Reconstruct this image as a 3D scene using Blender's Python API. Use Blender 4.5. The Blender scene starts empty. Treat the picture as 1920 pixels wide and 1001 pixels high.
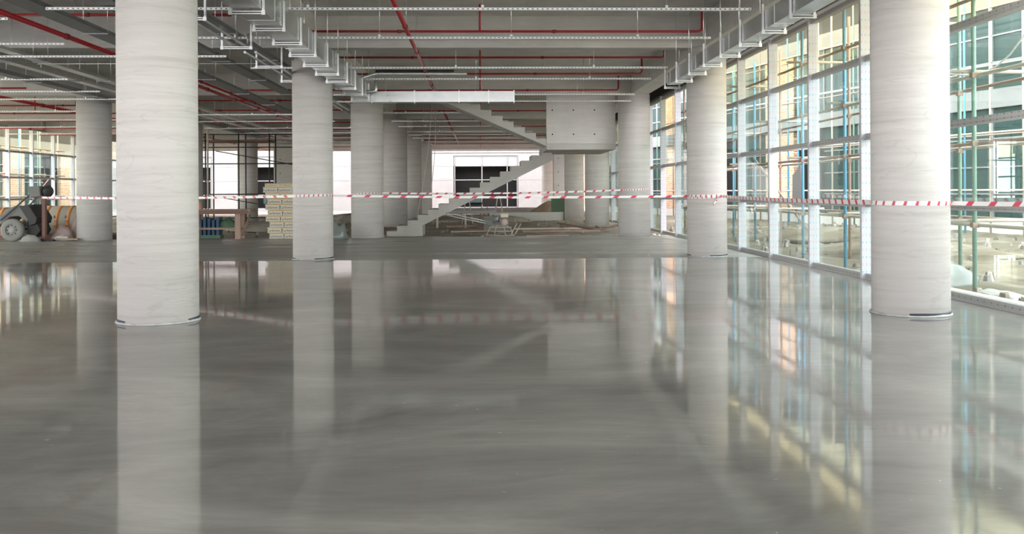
import bpy, math, random
from mathutils import Vector, Matrix
random.seed(7)
D = bpy.data
SC = bpy.context.scene
COL = SC.collection

# ------------------------------------------------------------------ camera
F_PX, YAW, ROLL, HORIZON, EYE = 1744.0, 0.0336, 0.0056, 360.3, 1.323
cam = D.cameras.new('camera')
cam_o = D.objects.new('camera', cam)
COL.objects.link(cam_o)
cam.sensor_width = 36.0
cam.lens = 36.0 * F_PX / 1920
cam.shift_y = (HORIZON - 500.5) / 1920
cam.clip_start, cam.clip_end = 0.1, 400
cam_o.matrix_world = (Matrix.Translation((0, 0, EYE)) @ Matrix.Rotation(-YAW, 4, 'Z')
                      @ Matrix.Rotation(math.pi / 2, 4, 'X') @ Matrix.Rotation(-ROLL, 4, 'Z'))
SC.camera = cam_o

# ------------------------------------------------------------------ daylight and exposure
SKY_STRENGTH = 5.0
world = D.worlds.new('sky')
SC.world = world
world.use_nodes = True
bgn = world.node_tree.nodes['Background']
bgn.inputs[0].default_value = (1.0, 0.975, 0.995, 1)
bgn.inputs[1].default_value = SKY_STRENGTH
SC.view_settings.view_transform = 'Standard'
SC.view_settings.look = 'None'
SC.view_settings.gamma = 1
SC.view_settings.use_curve_mapping = False
SC.view_settings.exposure = 1.0
SC.cycles.use_denoising = True
SC.cycles.max_bounces = 12
SC.cycles.diffuse_bounces = 8
SC.cycles.glossy_bounces = 6
SC.cycles.transparent_max_bounces = 24
SC.cycles.sample_clamp_indirect = 8
SC.cycles.caustics_reflective = False
SC.cycles.caustics_refractive = False


# sky portals in the open front, both glazed sides and the back light well (sampling guides, give no light of their own)
def portal(loc, direction, sx, sy):
    l = D.lights.new('daylight_portal', 'AREA')
    l.shape = 'RECTANGLE'
    l.size, l.size_y = sx, sy
    l.cycles.is_portal = True
    o = D.objects.new('daylight_portal', l)
    COL.objects.link(o)
    o.location = loc
    o.rotation_euler = Vector(direction).to_track_quat('-Z', 'Y').to_euler()


portal((-7.6, -16.1, 2.4), (0, 1, 0), 27, 4.9)
portal((5.9, 30, 2.4), (-1, 0, 0), 70, 4.9)
portal((-21.3, 30, 2.4), (1, 0, 0), 70, 4.9)
portal((-7.6, 65.1, 2.4), (0, -1, 0), 27, 4.9)


# ------------------------------------------------------------------ materials
def new_mat(name, base=(.5, .5, .5), rough=.7, metal=0.0, spec=.5):
    m = D.materials.new(name)
    m.use_nodes = True
    b = m.node_tree.nodes['Principled BSDF']
    b.inputs['Base Color'].default_value = (*base, 1)
    b.inputs['Roughness'].default_value = rough
    b.inputs['Metallic'].default_value = metal
    b.inputs['Specular IOR Level'].default_value = spec
    return m


class NT:
    """short node helper"""
    def __init__(self, m):
        self.m, self.t = m, m.node_tree
        self.b = self.t.nodes['Principled BSDF']
        self.tc = self.t.nodes.new('ShaderNodeTexCoord')

    def n(self, kind, **kw):
        x = self.t.nodes.new('ShaderNode' + kind)
        for k, v in kw.items():
            if k in x.inputs:
                x.inputs[k].default_value = v
            else:
                setattr(x, k, v)
        return x

    def l(self, a, b):
        self.t.links.new(a, b)

    def coords(self, scale=(1, 1, 1), out='Object'):
        mp = self.n('Mapping')
        mp.inputs['Scale'].default_value = scale
        self.l(self.tc.outputs[out], mp.inputs[0])
        return mp.outputs[0]

    def noise(self, scale=(1, 1, 1), s=1.0, detail=4, rough=.55, dist=0.0, out='Object'):
        x = self.n('TexNoise')
        self.l(self.coords(scale, out), x.inputs['Vector'])
        x.inputs['Scale'].default_value = s
        x.inputs['Detail'].default_value = detail
        x.inputs['Roughness'].default_value = rough
        x.inputs['Distortion'].default_value = dist
        return x.outputs['Fac']

    def ramp(self, fac, stops):
        r = self.n('ValToRGB')
        self.l(fac, r.inputs[0])
        e = r.color_ramp.elements
        while len(e) < len(stops):
            e.new(.5)
        for q, (p, c) in zip(e, stops):
            q.position = p
            q.color = (c, c, c, 1) if isinstance(c, (int, float)) else (*c, 1)
        return r.outputs[0]

    def mix(self, a, b, fac, kind='MIX'):
        x = self.n('MixRGB', blend_type=kind)
        for i, v in ((0, fac), (1, a), (2, b)):
            if hasattr(v, 'links'):
                self.l(v, x.inputs[i])
            elif i == 0:
                x.inputs[0].default_value = v
            else:
                x.inputs[i].default_value = (*v, 1) if len(v) == 3 else v
        return x.outputs[0]

    def math(self, op, a, b=0.0):
        x = self.n('Math', operation=op)
        for i, v in ((0, a), (1, b)):
            if hasattr(v, 'links'):
                self.l(v, x.inputs[i])
            else:
                x.inputs[i].default_value = v
        return x.outputs[0]

    def xyz(self, out='Object'):
        x = self.n('SeparateXYZ')
        self.l(self.tc.outputs[out], x.inputs[0])
        return x.outputs

    def bump(self, h, strength=.3, dist=.01):
        x = self.n('Bump')
        x.inputs['Strength'].default_value = strength
        x.inputs['Distance'].default_value = dist
        self.l(h, x.inputs['Height'])
        self.l(x.outputs[0], self.b.inputs['Normal'])

    def color(self, c):
        self.l(c, self.b.inputs['Base Color'])

    def rough(self, c):
        self.l(c, self.b.inputs['Roughness'])


def mat_column():
    m = new_mat('formed_column_concrete', rough=.8, spec=.25)
    k = NT(m)
    a = k.noise((.22, .22, 5.0), 3.2, 8, .66, .35)
    c = k.ramp(a, [(.28, (.56, .525, .505)), (.45, (.64, .61, .59)), (.60, (.68, .65, .63)), (.75, (.715, .69, .67))])
    b = k.noise((.18, .18, 1.5), 3.0, 3, .5, .9)
    seam = k.ramp(b, [(.485, 1.0), (.497, .84), (.509, 1.0)])
    c = k.mix(c, seam, .55, 'MULTIPLY')
    p = k.noise((1, 1, 1), 60, 2, .5)
    pit = k.ramp(p, [(.74, 1.0), (.78, .55)])
    c = k.mix(c, pit, .6, 'MULTIPLY')
    k.color(c)
    k.bump(k.noise((1, 1, 9), 9, 5, .6, .2), .25, .01)
    return m


def mat_concrete(name, lo, hi, holes=False, sc=1.0):
    m = new_mat(name, rough=.85, spec=.2)
    k = NT(m)
    a = k.noise((1, 1, 1), .9 * sc, 7, .65, .3)
    c = k.ramp(a, [(.3, lo), (.7, hi)])
    b = k.noise((.3, .3, 3), 6 * sc, 4, .6)
    c = k.mix(c, k.ramp(b, [(.3, .86), (.7, 1.0)]), .8, 'MULTIPLY')
    k.color(c)
    k.bump(k.noise((1, 1, 1), 30, 4, .6), .15, .01)
    return m


def mat_board_concrete(name, lo, hi):
    """cast concrete with faint plywood panel joints across the slab"""
    m = mat_concrete(name, lo, hi)
    k = NT(m)
    k.b = m.node_tree.nodes['Principled BSDF']
    src = k.b.inputs['Base Color'].links[0].from_socket
    o = k.xyz()
    jx = k.math('PINGPONG', o[0], .61)
    jy = k.math('PINGPONG', o[1], 1.22)
    j = k.math('MINIMUM', jx, jy)
    line = k.ramp(k.math('MULTIPLY', j, 20), [(.0, .78), (.25, 1.0)])
    k.color(k.mix(src, line, .6, 'MULTIPLY'))
    return m


def mat_polished():
    m = new_mat('wet_polished_floor', rough=.8, spec=0)
    k = NT(m)
    a = k.noise((.45, .8, 1), .75, 9, .66, 1.1)
    c = k.ramp(a, [(.30, (.135, .131, .128)), (.42, (.20, .194, .190)), (.55, (.255, .247, .241)), (.70, (.35, .34, .33))])
    fine = k.noise((.6, 3.0, 1), 4, 6, .7, .6)
    c = k.mix(c, k.ramp(fine, [(.3, .82), (.55, 1.0), (.8, 1.1)]), .7, 'MULTIPLY')
    scr = k.noise((1, 1, 1), 16, 3, .6)
    c = k.mix(c, (.62, .61, .60), k.ramp(scr, [(.71, 0.0), (.76, .7)]))
    k.color(c)
    w = k.noise((.8, 1.6, 1), 1.6, 3, .5, .3)
    bp = k.n('Bump')
    bp.inputs['Strength'].default_value = .12
    bp.inputs['Distance'].default_value = .006
    k.l(w, bp.inputs['Height'])
    gl = k.n('BsdfGlossy')
    rr = k.noise((.3, 1.3, 1), 1.1, 6, .65, 1.0)
    k.l(k.ramp(rr, [(.3, .035), (.5, .055), (.65, .09), (.78, .16)]), gl.inputs['Roughness'])
    gl.inputs['Color'].default_value = (1, .99, .97, 1)
    k.l(bp.outputs[0], gl.inputs['Normal'])
    fr = k.n('Fresnel')
    fr.inputs['IOR'].default_value = 1.95
    k.l(bp.outputs[0], fr.inputs['Normal'])
    haze = k.n('BsdfGlossy')                  # faint veil of the trowelled sealer
    haze.inputs['Roughness'].default_value = .28
    both = k.n('MixShader')
    both.inputs[0].default_value = .26
    k.l(gl.outputs[0], both.inputs[1])
    k.l(haze.outputs[0], both.inputs[2])
    mx = k.n('MixShader')
    k.l(k.math('MINIMUM', fr.outputs[0], .85), mx.inputs[0])
    k.l(k.b.outputs[0], mx.inputs[1])
    k.l(both.outputs[0], mx.inputs[2])
    k.l(mx.outputs[0], k.t.nodes['Material Output'].inputs[0])
    return m


def mat_slab():
    m = new_mat('cured_floor', rough=.45, spec=.5)
    k = NT(m)
    a = k.noise((.3, 1.0, 1), 1.2, 7, .65, .6)
    k.color(k.ramp(a, [(.3, (.27, .27, .26)), (.7, (.40, .40, .385))]))
    k.rough(k.ramp(k.noise((.15, 1.2, 1), 1.0, 5, .6), [(.35, .22), (.65, .5)]))
    k.bump(k.noise((1, 1, 1), 8, 5, .6), .1, .005)
    return m


def mat_dirt(name, lo, mid, hi, s=1.5):
    m = new_mat(name, rough=.95, spec=.1)
    k = NT(m)
    a = k.noise((1, 1, 1), s, 9, .7, .4)
    k.color(k.ramp(a, [(.3, lo), (.5, mid), (.68, hi)]))
    k.bump(k.noise((1, 1, 1), 6, 8, .7), .8, .05)
    return m


def mat_galv(name, v=.62, rough=.38, metal=.85, sc=8):
    m = new_mat(name, rough=rough, metal=metal)
    k = NT(m)
    a = k.noise((1, 1, 1), sc, 4, .6)
    k.color(k.ramp(a, [(.3, (v * .82, v * .85, v * .86)), (.7, (v, v * 1.01, v * 1.01))]))
    return m


def mat_slotted():
    m = new_mat('slotted_galvanised_steel', rough=.42, metal=.55)
    k = NT(m)
    o = k.xyz()
    px = k.math('PINGPONG', o[0], .035)
    sx = k.math('LESS_THAN', px, .013)
    gz = k.math('ABSOLUTE', o[2], 0)
    sz = k.math('LESS_THAN', gz, .0065)
    hole = k.math('MULTIPLY', sx, sz)
    k.color(k.mix((.74, .75, .74), (.06, .06, .06), hole))
    return m


def mat_film(name, base, ink1, ink2, axis=1, pitch=.055, along=.11):
    """adhesive film on the aluminium, printed with small marks"""
    m = new_mat(name, rough=.35, spec=.4)
    k = NT(m)
    o = k.xyz()
    u = o[0] if axis == 0 else o[1]
    # marks run up the post (axis z) or along the rail (axis y)
    if name.startswith('post'):
        a_, b_ = o[2], o[0]
    else:
        a_, b_ = o[1], o[2]
    sa = k.math('PINGPONG', a_, along)
    sb = k.math('PINGPONG', b_, pitch / 2)
    m1 = k.math('MULTIPLY', k.math('LESS_THAN', sa, .022), k.math('LESS_THAN', sb, .011))
    m2 = k.math('MULTIPLY', k.math('GREATER_THAN', sa, along - .012), k.math('LESS_THAN', sb, .006))
    wob = k.noise((40, 40, 40), 1.5, 2)
    m1 = k.math('MULTIPLY', m1, k.ramp(wob, [(.35, .3), (.6, .9)]))
    c = k.mix(base, ink1, m1)
    k.color(k.mix(c, ink2, m2))
    return m


def mat_glass(name, tint, dust, dust_amt=.06):
    m = D.materials.new(name)
    m.use_nodes = True
    t = m.node_tree
    t.nodes.clear()
    out = t.nodes.new('ShaderNodeOutputMaterial')
    tr = t.nodes.new('ShaderNodeBsdfTransparent')
    tr.inputs[0].default_value = (*tint, 1)
    gl = t.nodes.new('ShaderNodeBsdfGlossy')
    gl.inputs['Roughness'].default_value = .01
    gl.inputs['Color'].default_value = (.9, .95, .93, 1)
    fr = t.nodes.new('ShaderNodeFresnel')
    geo = t.nodes.new('ShaderNodeNewGeometry')
    ior = t.nodes.new('ShaderNodeMapRange')          # the fresnel node inverts the index on back faces
    ior.inputs['To Min'].default_value = 1.52
    ior.inputs['To Max'].default_value = 1 / 1.52
    t.links.new(geo.outputs['Backfacing'], ior.inputs['Value'])
    t.links.new(ior.outputs['Result'], fr.inputs[0])
    df = t.nodes.new('ShaderNodeBsdfDiffuse')
    df.inputs[0].default_value = (*dust, 1)
    m1 = t.nodes.new('ShaderNodeMixShader')
    m1.inputs[0].default_value = dust_amt
    m2 = t.nodes.new('ShaderNodeMixShader')
    t.links.new(tr.outputs[0], m1.inputs[1])
    t.links.new(df.outputs[0], m1.inputs[2])
    t.links.new(fr.outputs[0], m2.inputs[0])
    t.links.new(m1.outputs[0], m2.inputs[1])
    t.links.new(gl.outputs[0], m2.inputs[2])
    t.links.new(m2.outputs[0], out.inputs[0])
    return m


def mat_brick(name='yellow_brick'):
    m = new_mat(name, rough=.9, spec=.15)
    k = NT(m)
    o = k.xyz()
    cb = k.n('CombineXYZ')
    k.l(k.math('ADD', o[0], o[1]), cb.inputs[0])
    k.l(o[2], cb.inputs[1])
    br = k.n('TexBrick')
    k.l(cb.outputs[0], br.inputs['Vector'])
    br.inputs['Color1'].default_value = (.62, .40, .24, 1)
    br.inputs['Color2'].default_value = (.50, .27, .15, 1)
    br.inputs['Mortar'].default_value = (.66, .62, .55, 1)
    br.inputs['Scale'].default_value = 1
    br.inputs['Brick Width'].default_value = .3
    br.inputs['Row Height'].default_value = .11
    br.inputs['Mortar Size'].default_value = .012
    k.color(br.outputs[0])
    return m


def mat_duct():
    m = new_mat('duct_sheet_metal', rough=.3, metal=.9)
    k = NT(m)
    v = k.n('TexVoronoi')
    k.l(k.coords((14, 14, 14)), v.inputs['Vector'])
    a = k.noise((1, 1, 1), 2.0, 4, .6)
    c = k.mix(k.ramp(a, [(.3, (.46, .48, .48)), (.7, (.62, .64, .64))]), v.outputs['Color'], .05)
    k.color(c)
    k.rough(k.ramp(a, [(.3, .25), (.7, .42)]))
    k.bump(k.noise((1, 1, 1), 3.0, 2, .5), .2, .01)
    return m


M = dict(
    sand_light=new_mat('dusty_white_bag', (.36, .36, .35), .7),
    bounce_ground=mat_concrete('pale_bounce_ground', (.60, .59, .57), (.70, .69, .67)),
    cream_wall=new_mat('cream_rendered_wall', (.50, .46, .33), .8),
    column=mat_column(),
    ceiling=mat_board_concrete('cast_ceiling_concrete', (.66, .64, .615), (.76, .74, .715)),
    beam=mat_concrete('cast_beam_concrete', (.60, .58, .56), (.70, .68, .655)),
    stair=mat_concrete('raw_stair_concrete', (.48, .465, .44), (.60, .585, .55)),
    floor=mat_polished(), slab=mat_slab(),
    dirt=mat_dirt('builders_rubble_dirt', (.20, .175, .15), (.36, .33, .29), (.52, .49, .45), 1.2),
    sand=mat_dirt('pale_site_sand', (.10, .085, .062), (.165, .145, .11), (.27, .25, .21), .8),
    galv=mat_galv('galvanised_steel', .72), dark_galv=mat_galv('dull_grey_tray_steel', .30, .5, .6),
    strut=mat_galv('galvanised_hanger_steel', .78, .35, .7), slot=mat_slotted(), duct=mat_duct(),
    red=new_mat('red_pipe_paint', (.42, .022, .03), .35), red_dark=new_mat('red_coupling_paint', (.20, .015, .02), .4),
    film_post=mat_film('post_film', (.56, .58, .62), (.62, .40, .46), (.25, .35, .50)),
    film_rail=mat_film('rail_film', (.40, .40, .40), (.20, .17, .17), (.30, .29, .29), pitch=.05, along=.07),
    rail_alu=new_mat('aluminium_edge', (.55, .56, .57), .35, .6),
    glass=mat_glass('green_tinted_glass', (.885, .94, .915), (.80, .88, .84), .025),
    glass_top=mat_glass('yellow_tinted_glass', (.93, .92, .80), (.86, .83, .66), .06),
    gasket=new_mat('black_gasket_and_shade', (.010, .010, .010), .7, 0, .2),  # also stands in for the darkness of gaps, openings and unlit rooms
    white=new_mat('white_painted_panel', (.23, .235, .235), .6),
    whitewall=mat_concrete('white_rendered_wall', (.26, .25, .252), (.30, .288, .29)),
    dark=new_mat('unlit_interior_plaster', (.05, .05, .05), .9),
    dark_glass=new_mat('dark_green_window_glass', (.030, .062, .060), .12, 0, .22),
    frame=new_mat('grey_window_frame', (.26, .275, .28), .4, .2),
    brick=mat_brick(),
    scaf_green=new_mat('green_scaffold_paint', (.20, .33, .27), .6), scaf_blue=new_mat('blue_scaffold_paint', (.12, .36, .55), .5),
    rust=new_mat('rusty_scaffold_tube', (.36, .25, .20), .8), pale_tube=new_mat('plastered_scaffold_tube', (.55, .49, .42), .8),
    wood=new_mat('raw_timber', (.32, .235, .18), .8), wood_dark=new_mat('stained_timber', (.20, .11, .09), .8),
    wood_pink=new_mat('planed_timber', (.36, .25, .205), .75),
    tape_w=new_mat('white_barrier_tape', (.82, .80, .80), .4), tape_r=new_mat('red_barrier_tape', (.62, .03, .08), .4),
    carton=new_mat('white_printed_carton', (.64, .60, .52), .8), carton_y=new_mat('yellow_carton_band', (.60, .40, .14), .8),
    ink=new_mat('dark_carton_ink', (.05, .06, .08), .8),
    plant=new_mat('cement_dusted_metal', (.22, .22, .215), .8), plant_dark=new_mat('blackened_metal', (.035, .035, .035), .6),
    tyre=new_mat('dusty_tyre', (.26, .255, .24), .9), rim=new_mat('dusty_wheel_rim', (.33, .33, .32), .8),
    sack=new_mat('pink_paper_sack', (.52, .40, .37), .9), sack_grey=new_mat('grey_paper_sack', (.30, .30, .29), .9),
    rope=new_mat('pale_rope', (.55, .52, .47), .9), plastic=new_mat('crumpled_plastic_film', (.19, .215, .205), .3),
    net=new_mat('blue_plastic', (.03, .10, .20), .5), greenp=new_mat('green_plastic_sheet', (.12, .22, .14), .6),
    mortar=mat_concrete('splashed_grout', (.30, .31, .32), (.55, .55, .54), sc=8), blackfoam=new_mat('black_joint_foam', (.025, .03, .05), .7),
    orange=new_mat('orange_stripe_film', (.62, .25, .07), .6), rollw=new_mat('white_roll_film', (.60, .56, .50), .5),
    cream=new_mat('cream_plastic', (.62, .58, .42), .5), lamp=new_mat('orange_plastic', (.85, .42, .25), .5),
)


# ------------------------------------------------------------------ mesh helpers
class MB:
    def __init__(self):
        self.v, self.f, self.m, self.s = [], [], [], []

    def quad(self, pts, mi=0, sm=False):
        b = len(self.v)
        self.v += [tuple(p) for p in pts]
        self.f.append(tuple(range(b, b + len(pts))))
        self.m.append(mi)
        self.s.append(sm)
        return self

    def box(self, x0, x1, y0, y1, z0, z1, mi=0):
        b = len(self.v)
        self.v += [(x, y, z) for z in (z0, z1) for y in (y0, y1) for x in (x0, x1)]
        for q in ((0, 2, 3, 1), (4, 5, 7, 6), (0, 1, 5, 4), (2, 6, 7, 3), (0, 4, 6, 2), (1, 3, 7, 5)):
            self.f.append(tuple(b + i for i in q))
            self.m.append(mi)
            self.s.append(False)
        return self

    def rings(self, rings, mi=0, cap=True, closed=False, sm=True):
        b = len(self.v)
        n = len(rings[0])
        for r in rings:
            self.v += [tuple(p) for p in r]
        R = len(rings)
        for i in range(R if closed else R - 1):
            i2 = (i + 1) % R
            for j in range(n):
                j2 = (j + 1) % n
                self.f.append((b + i * n + j, b + i * n + j2, b + i2 * n + j2, b + i2 * n + j))
                self.m.append(mi)
                self.s.append(sm)
        if cap and not closed:
            self.f.append(tuple(b + j for j in reversed(range(n))))
            self.f.append(tuple(b + (R - 1) * n + j for j in range(n)))
            self.m += [mi, mi]
            self.s += [False, False]
        return self

    def tube(self, path, r, n=10, mi=0, closed=False, cap=True):
        P = [Vector(p) for p in path]
        rr = r if isinstance(r, (list, tuple)) else [r] * len(P)
        rings = []
        prev = None
        for i, p in enumerate(P):
            if closed:
                d = (P[(i + 1) % len(P)] - P[i - 1])
            else:
                d = (P[min(i + 1, len(P) - 1)] - P[max(i - 1, 0)])
            d.normalize()
            if prev is None:
                up = Vector((0, 0, 1)) if abs(d.z) < .9 else Vector((1, 0, 0))
                a = d.cross(up).normalized()
            else:
                a = (prev - d * prev.dot(d)).normalized()
            prev = a
            b = d.cross(a)
            rings.append([p + (a * math.cos(t) + b * math.sin(t)) * rr[i]
                          for t in (2 * math.pi * k / n for k in range(n))])
        return self.rings(rings, mi, cap, closed)

    def lathe(self, prof, c=(0, 0, 0), n=48, axis='Z', mi=0, cap=True):
        rings = []
        for r, z in prof:
            ring = []
            for k in range(n):
                t = 2 * math.pi * k / n
                a, b = r * math.cos(t), r * math.sin(t)
                if axis == 'Z':
                    ring.append((c[0] + a, c[1] + b, c[2] + z))
                elif axis == 'X':
                    ring.append((c[0] + z, c[1] + a, c[2] + b))
                else:
                    ring.append((c[0] + b, c[1] + z, c[2] + a))
            rings.append(ring)
        return self.rings(rings, mi, cap)

    def prism(self, poly, axis, a, b, mi=0):
        """poly = list of 2-D points; extruded along axis from a to b"""
        def p3(p, t):
            return {'X': (t, p[0], p[1]), 'Y': (p[0], t, p[1]), 'Z': (p[0], p[1], t)}[axis]
        return self.rings([[p3(p, a) for p in poly], [p3(p, b) for p in poly]], mi, True, False, False)

    def bar(self, p, q, w, h=None, mi=0):
        """square bar from p to q"""
        h = h or w
        p, q = Vector(p), Vector(q)
        d = (q - p).normalized()
        up = Vector((0, 0, 1)) if abs(d.z) < .95 else Vector((0, 1, 0))
        a = d.cross(up).normalized()
        b = a.cross(d).normalized()
        c = [(a * sx * w / 2 + b * sy * h / 2) for sx, sy in ((-1, -1), (1, -1), (1, 1), (-1, 1))]
        return self.rings([[p + k for k in c], [q + k for k in c]], mi, True, False, False)

    def build(self, name, mats, parent=None, loc=None, bevel=0, fix=True):
        if not isinstance(mats, (list, tuple)):
            mats = [mats]
        if loc is None and parent is None:
            xs, ys, zs = zip(*self.v)
            loc = ((min(xs) + max(xs)) / 2, (min(ys) + max(ys)) / 2, min(zs))
        if parent is not None and loc is None:
            ref = Vector(parent['base']) if 'base' in parent else Vector((0, 0, 0))
            vs = [(x - ref[0], y - ref[1], z - ref[2]) for x, y, z in self.v]
            loc = (0, 0, 0)
        elif parent is not None:
            vs = self.v
        else:
            vs = [(x - loc[0], y - loc[1], z - loc[2]) for x, y, z in self.v]
        me = D.meshes.new(name)
        me.from_pydata(vs, [], self.f)
        for m in mats:
            me.materials.append(M[m] if isinstance(m, str) else m)
        me.polygons.foreach_set('material_index', self.m)
        me.polygons.foreach_set('use_smooth', self.s)
        if fix:
            import bmesh
            bm = bmesh.new()
            bm.from_mesh(me)
            bmesh.ops.recalc_face_normals(bm, faces=bm.faces)
            bm.to_mesh(me)
            bm.free()
        me.update()
        o = D.objects.new(name, me)
        COL.objects.link(o)
        o.location = loc
        if parent is not None:
            o.parent = parent
            if 'base' in parent:
                o['base'] = parent['base']
        else:
            o['base'] = tuple(loc)
        if bevel:
            bv = o.modifiers.new('bevel', 'BEVEL')
            bv.width = bevel
            bv.segments = 2
            bv.limit_method = 'ANGLE'
        return o


def tag(o, label, cat, group=None, kind=None):
    o['label'], o['category'] = label, cat
    if group:
        o['group'] = group
    if kind:
        o['kind'] = kind
    return o


def thing(name, label, cat, loc, group=None, kind=None):
    o = D.objects.new(name, None)
    COL.objects.link(o)
    o.location = loc
    o['base'] = tuple(loc)
    o.empty_display_size = .2
    return tag(o, label, cat, group, kind)


def struct(name, mb, mats, parent=None, **kw):
    o = mb.build(name, mats, parent, **kw)
    if parent is None:
        o['kind'] = 'structure'
    return o


def copy_tree(o, loc=None, label=None, parent=None):
    c = o.copy()
    COL.objects.link(c)
    if parent is not None:
        c.parent = parent
    if loc is not None:
        c.location = loc
    if label:
        c['label'] = label
    for ch in list(o.children):
        copy_tree(ch, None, None, c)
    return c


ORD = ['nearest', 'second', 'third', 'fourth', 'fifth', 'sixth', 'seventh', 'eighth', 'ninth', 'tenth', 'eleventh',
       'twelfth', 'thirteenth', 'fourteenth', 'fifteenth', 'sixteenth', 'seventeenth', 'eighteenth']


def nth(i):
    return ORD[i]


# ------------------------------------------------------------------ the building shell
X_L, X_M, X_R, X_G = -11.38, -3.38, 4.62, 5.72
ROW = [9.87 + 9 * i for i in range(7)]

Z_S, Z_B = 4.87, 4.23          # slab soffit, beam soffit

struct('floor', MB().box(-21, 5.86, -16, 18.42, -.25, 0), 'floor')
struct('floor', MB().box(-21, 5.86, 18.42, 27.95, -.25, -.001), 'slab')


def bumpy(x0, x1, y0, y1, step, z, amp, seed):
    from mathutils import noise as N
    nx, ny = int((x1 - x0) / step) + 1, int((y1 - y0) / step) + 1
    v, f = [], []
    for j in range(ny + 1):
        for i in range(nx + 1):
            x, y = x0 + (x1 - x0) * i / nx, y0 + (y1 - y0) * j / ny
            h = N.noise(Vector((x * .5 + seed, y * .5, 0))) * .6 + N.noise(Vector((x * 1.9, y * 1.9 + seed, 3))) * .4 + N.noise(Vector((x * 5, y * 5, seed))) * .25
            v.append((x, y, z + amp * h))
    for j in range(ny):
        for i in range(nx):
            a = j * (nx + 1) + i
            f.append((a, a + 1, a + nx + 2, a + nx + 1))
    mb = MB()
    mb.v, mb.f, mb.m, mb.s = v, f, [0] * len(f), [True] * len(f)
    return mb


struct('floor', bumpy(-21, 5.8, 27.95, 78, .33, -.09, .09, 1.0), 'dirt', fix=False)
g = struct('ground', bumpy(5.86, 24, 2, 78, .33, -.12, .12, 5.0), 'sand', fix=False)
g = struct('ground', bumpy(-60, -21, 0, 90, 1.0, -.12, .12, 9.0), 'sand', fix=False)
g = struct('ground', MB().box(-60, 40, -70, -16, -.35, -.12), 'bounce_ground')  # unseen forecourt, made pale to bounce daylight onto the ceiling

struct('ceiling', MB().box(-21.3, 6.0, -16, 65, Z_S, Z_S + .3), 'ceiling')
for i, y in enumerate([.87, -8.1] + ROW):
    w = .16
    for (a, b) in ((-3.3, 4.5), (-11.15, -3.76), (-21, -11.65)):
        struct('ceiling_beam', MB().box(a, b, y - w, y + w, Z_B, Z_S), 'beam')
for x0, x1 in ((-3.76, -3.3), (4.5, 5.02), (-11.65, -11.15)):
    struct('ceiling_beam', MB().box(x0, x1, -16, 65, Z_B, Z_S), 'beam')
struct('canopy', MB().box(6.01, 7.4, -16, 65, 5.0, 5.45), 'cream_wall')
struct('trim_1', MB().box(5.74, 6.0, -16, 22.5, 4.36, Z_S), 'dark_galv')
struct('dark_gap_strip', MB().box(5.70, 6.0, 22.5, 65, 4.36, Z_S), 'gasket')  # black strip standing in for the dark gaps above the far glazing
struct('trim_2', MB().box(-21.3, -21.05, -16, 65, 4.45, Z_S), 'beam')


# ------------------------------------------------------------------ columns
def column(x, y, d, label, collar=None):
    c = MB().lathe([(d / 2, 0), (d / 2, Z_B)], (x, y, 0), 72)
    o = c.build('concrete_column', 'column', loc=(x, y, 0))
    tag(o, label, 'column', 'round concrete columns')
    if collar:
        n = 72
        rr = []
        rnd = random.Random(int(x * 10 + y))
        prof = [(d / 2 + .004, .0), (d / 2 + .022, .003), (d / 2 + .014, .014), (d / 2 + .003, .024)]
        for k_, (r, z) in enumerate(prof):
            ring = []
            for k in range(n):
                t = 2 * math.pi * k / n
                j = (math.sin(3 * t + x) * .35 + math.sin(7 * t + y) * .3 + rnd.uniform(-.3, .3))
                q = r + (.006 * j if 0 < k_ < 3 else 0)
                ring.append((x + q * math.cos(t), y + q * math.sin(t), max(0.0, z * (1 + .35 * j))))
            rr.append(ring)
        MB().rings(rr, 0, False).build('grout_collar', 'mortar', o)
        # dark compressible strip showing between grout and column
        rr = []
        for r, z in ((d / 2 + .002, .016), (d / 2 + .008, .018), (d / 2 + .006, .034), (d / 2 + .001, .038)):
            ring = []
            for k in range(n):
                t = 2 * math.pi * k / n
                j = math.sin(2 * t + collar) + .5 * math.sin(5 * t + collar)
                q = r if j > -.2 else d / 2 - .01
                ring.append((x + q * math.cos(t), y + q * math.sin(t), z * (1 + .12 * j)))
            rr.append(ring)
        MB().rings(rr, 0, False).build('joint_strip', 'blackfoam', o)
    return o


column(X_M, ROW[0], .805, 'tallest-looking round column at left front, grout ring at its base', 1.2)
column(X_R, ROW[0], .79, 'large round column at right front beside the near glazing, black joint strip at base', 4.0)
column(X_M, ROW[1], .80, 'round column at the far edge of the wet floor, just right of the carton stack', 2.0)
column(X_R, ROW[1], .80, 'round column wrapped in barrier tape at the far edge of the wet floor by the glass wall', 3.0)
column(X_M, ROW[2], .96, 'round column just left of the foot of the concrete stair')
column(X_R, ROW[2], .96, 'round column right of the raised stair landing, on the dry slab edge')
column(X_L + .1, ROW[2] - .3, .96, 'round column at far left between the small dumper and the left front column')
column(X_M, ROW[3], .96, 'shaded round column directly behind the stair foot')
column(X_R, ROW[3], .96, 'round column under the stair landing, standing nearest in the rubble')
column(X_L, ROW[3], .96, 'dark round column edge peeking out right of the left front column')
column(X_M, ROW[4], .96, 'second shaded round column behind the stair foot')
column(X_R, ROW[4], .96, 'round column under the landing, just left of the nearest one in the rubble')
column(X_L, ROW[4], .96, 'dark round column between the trestle bench and the carton stack')
column(X_R, ROW[6], .90, 'farthest round column under the landing beside the white wall')


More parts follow.
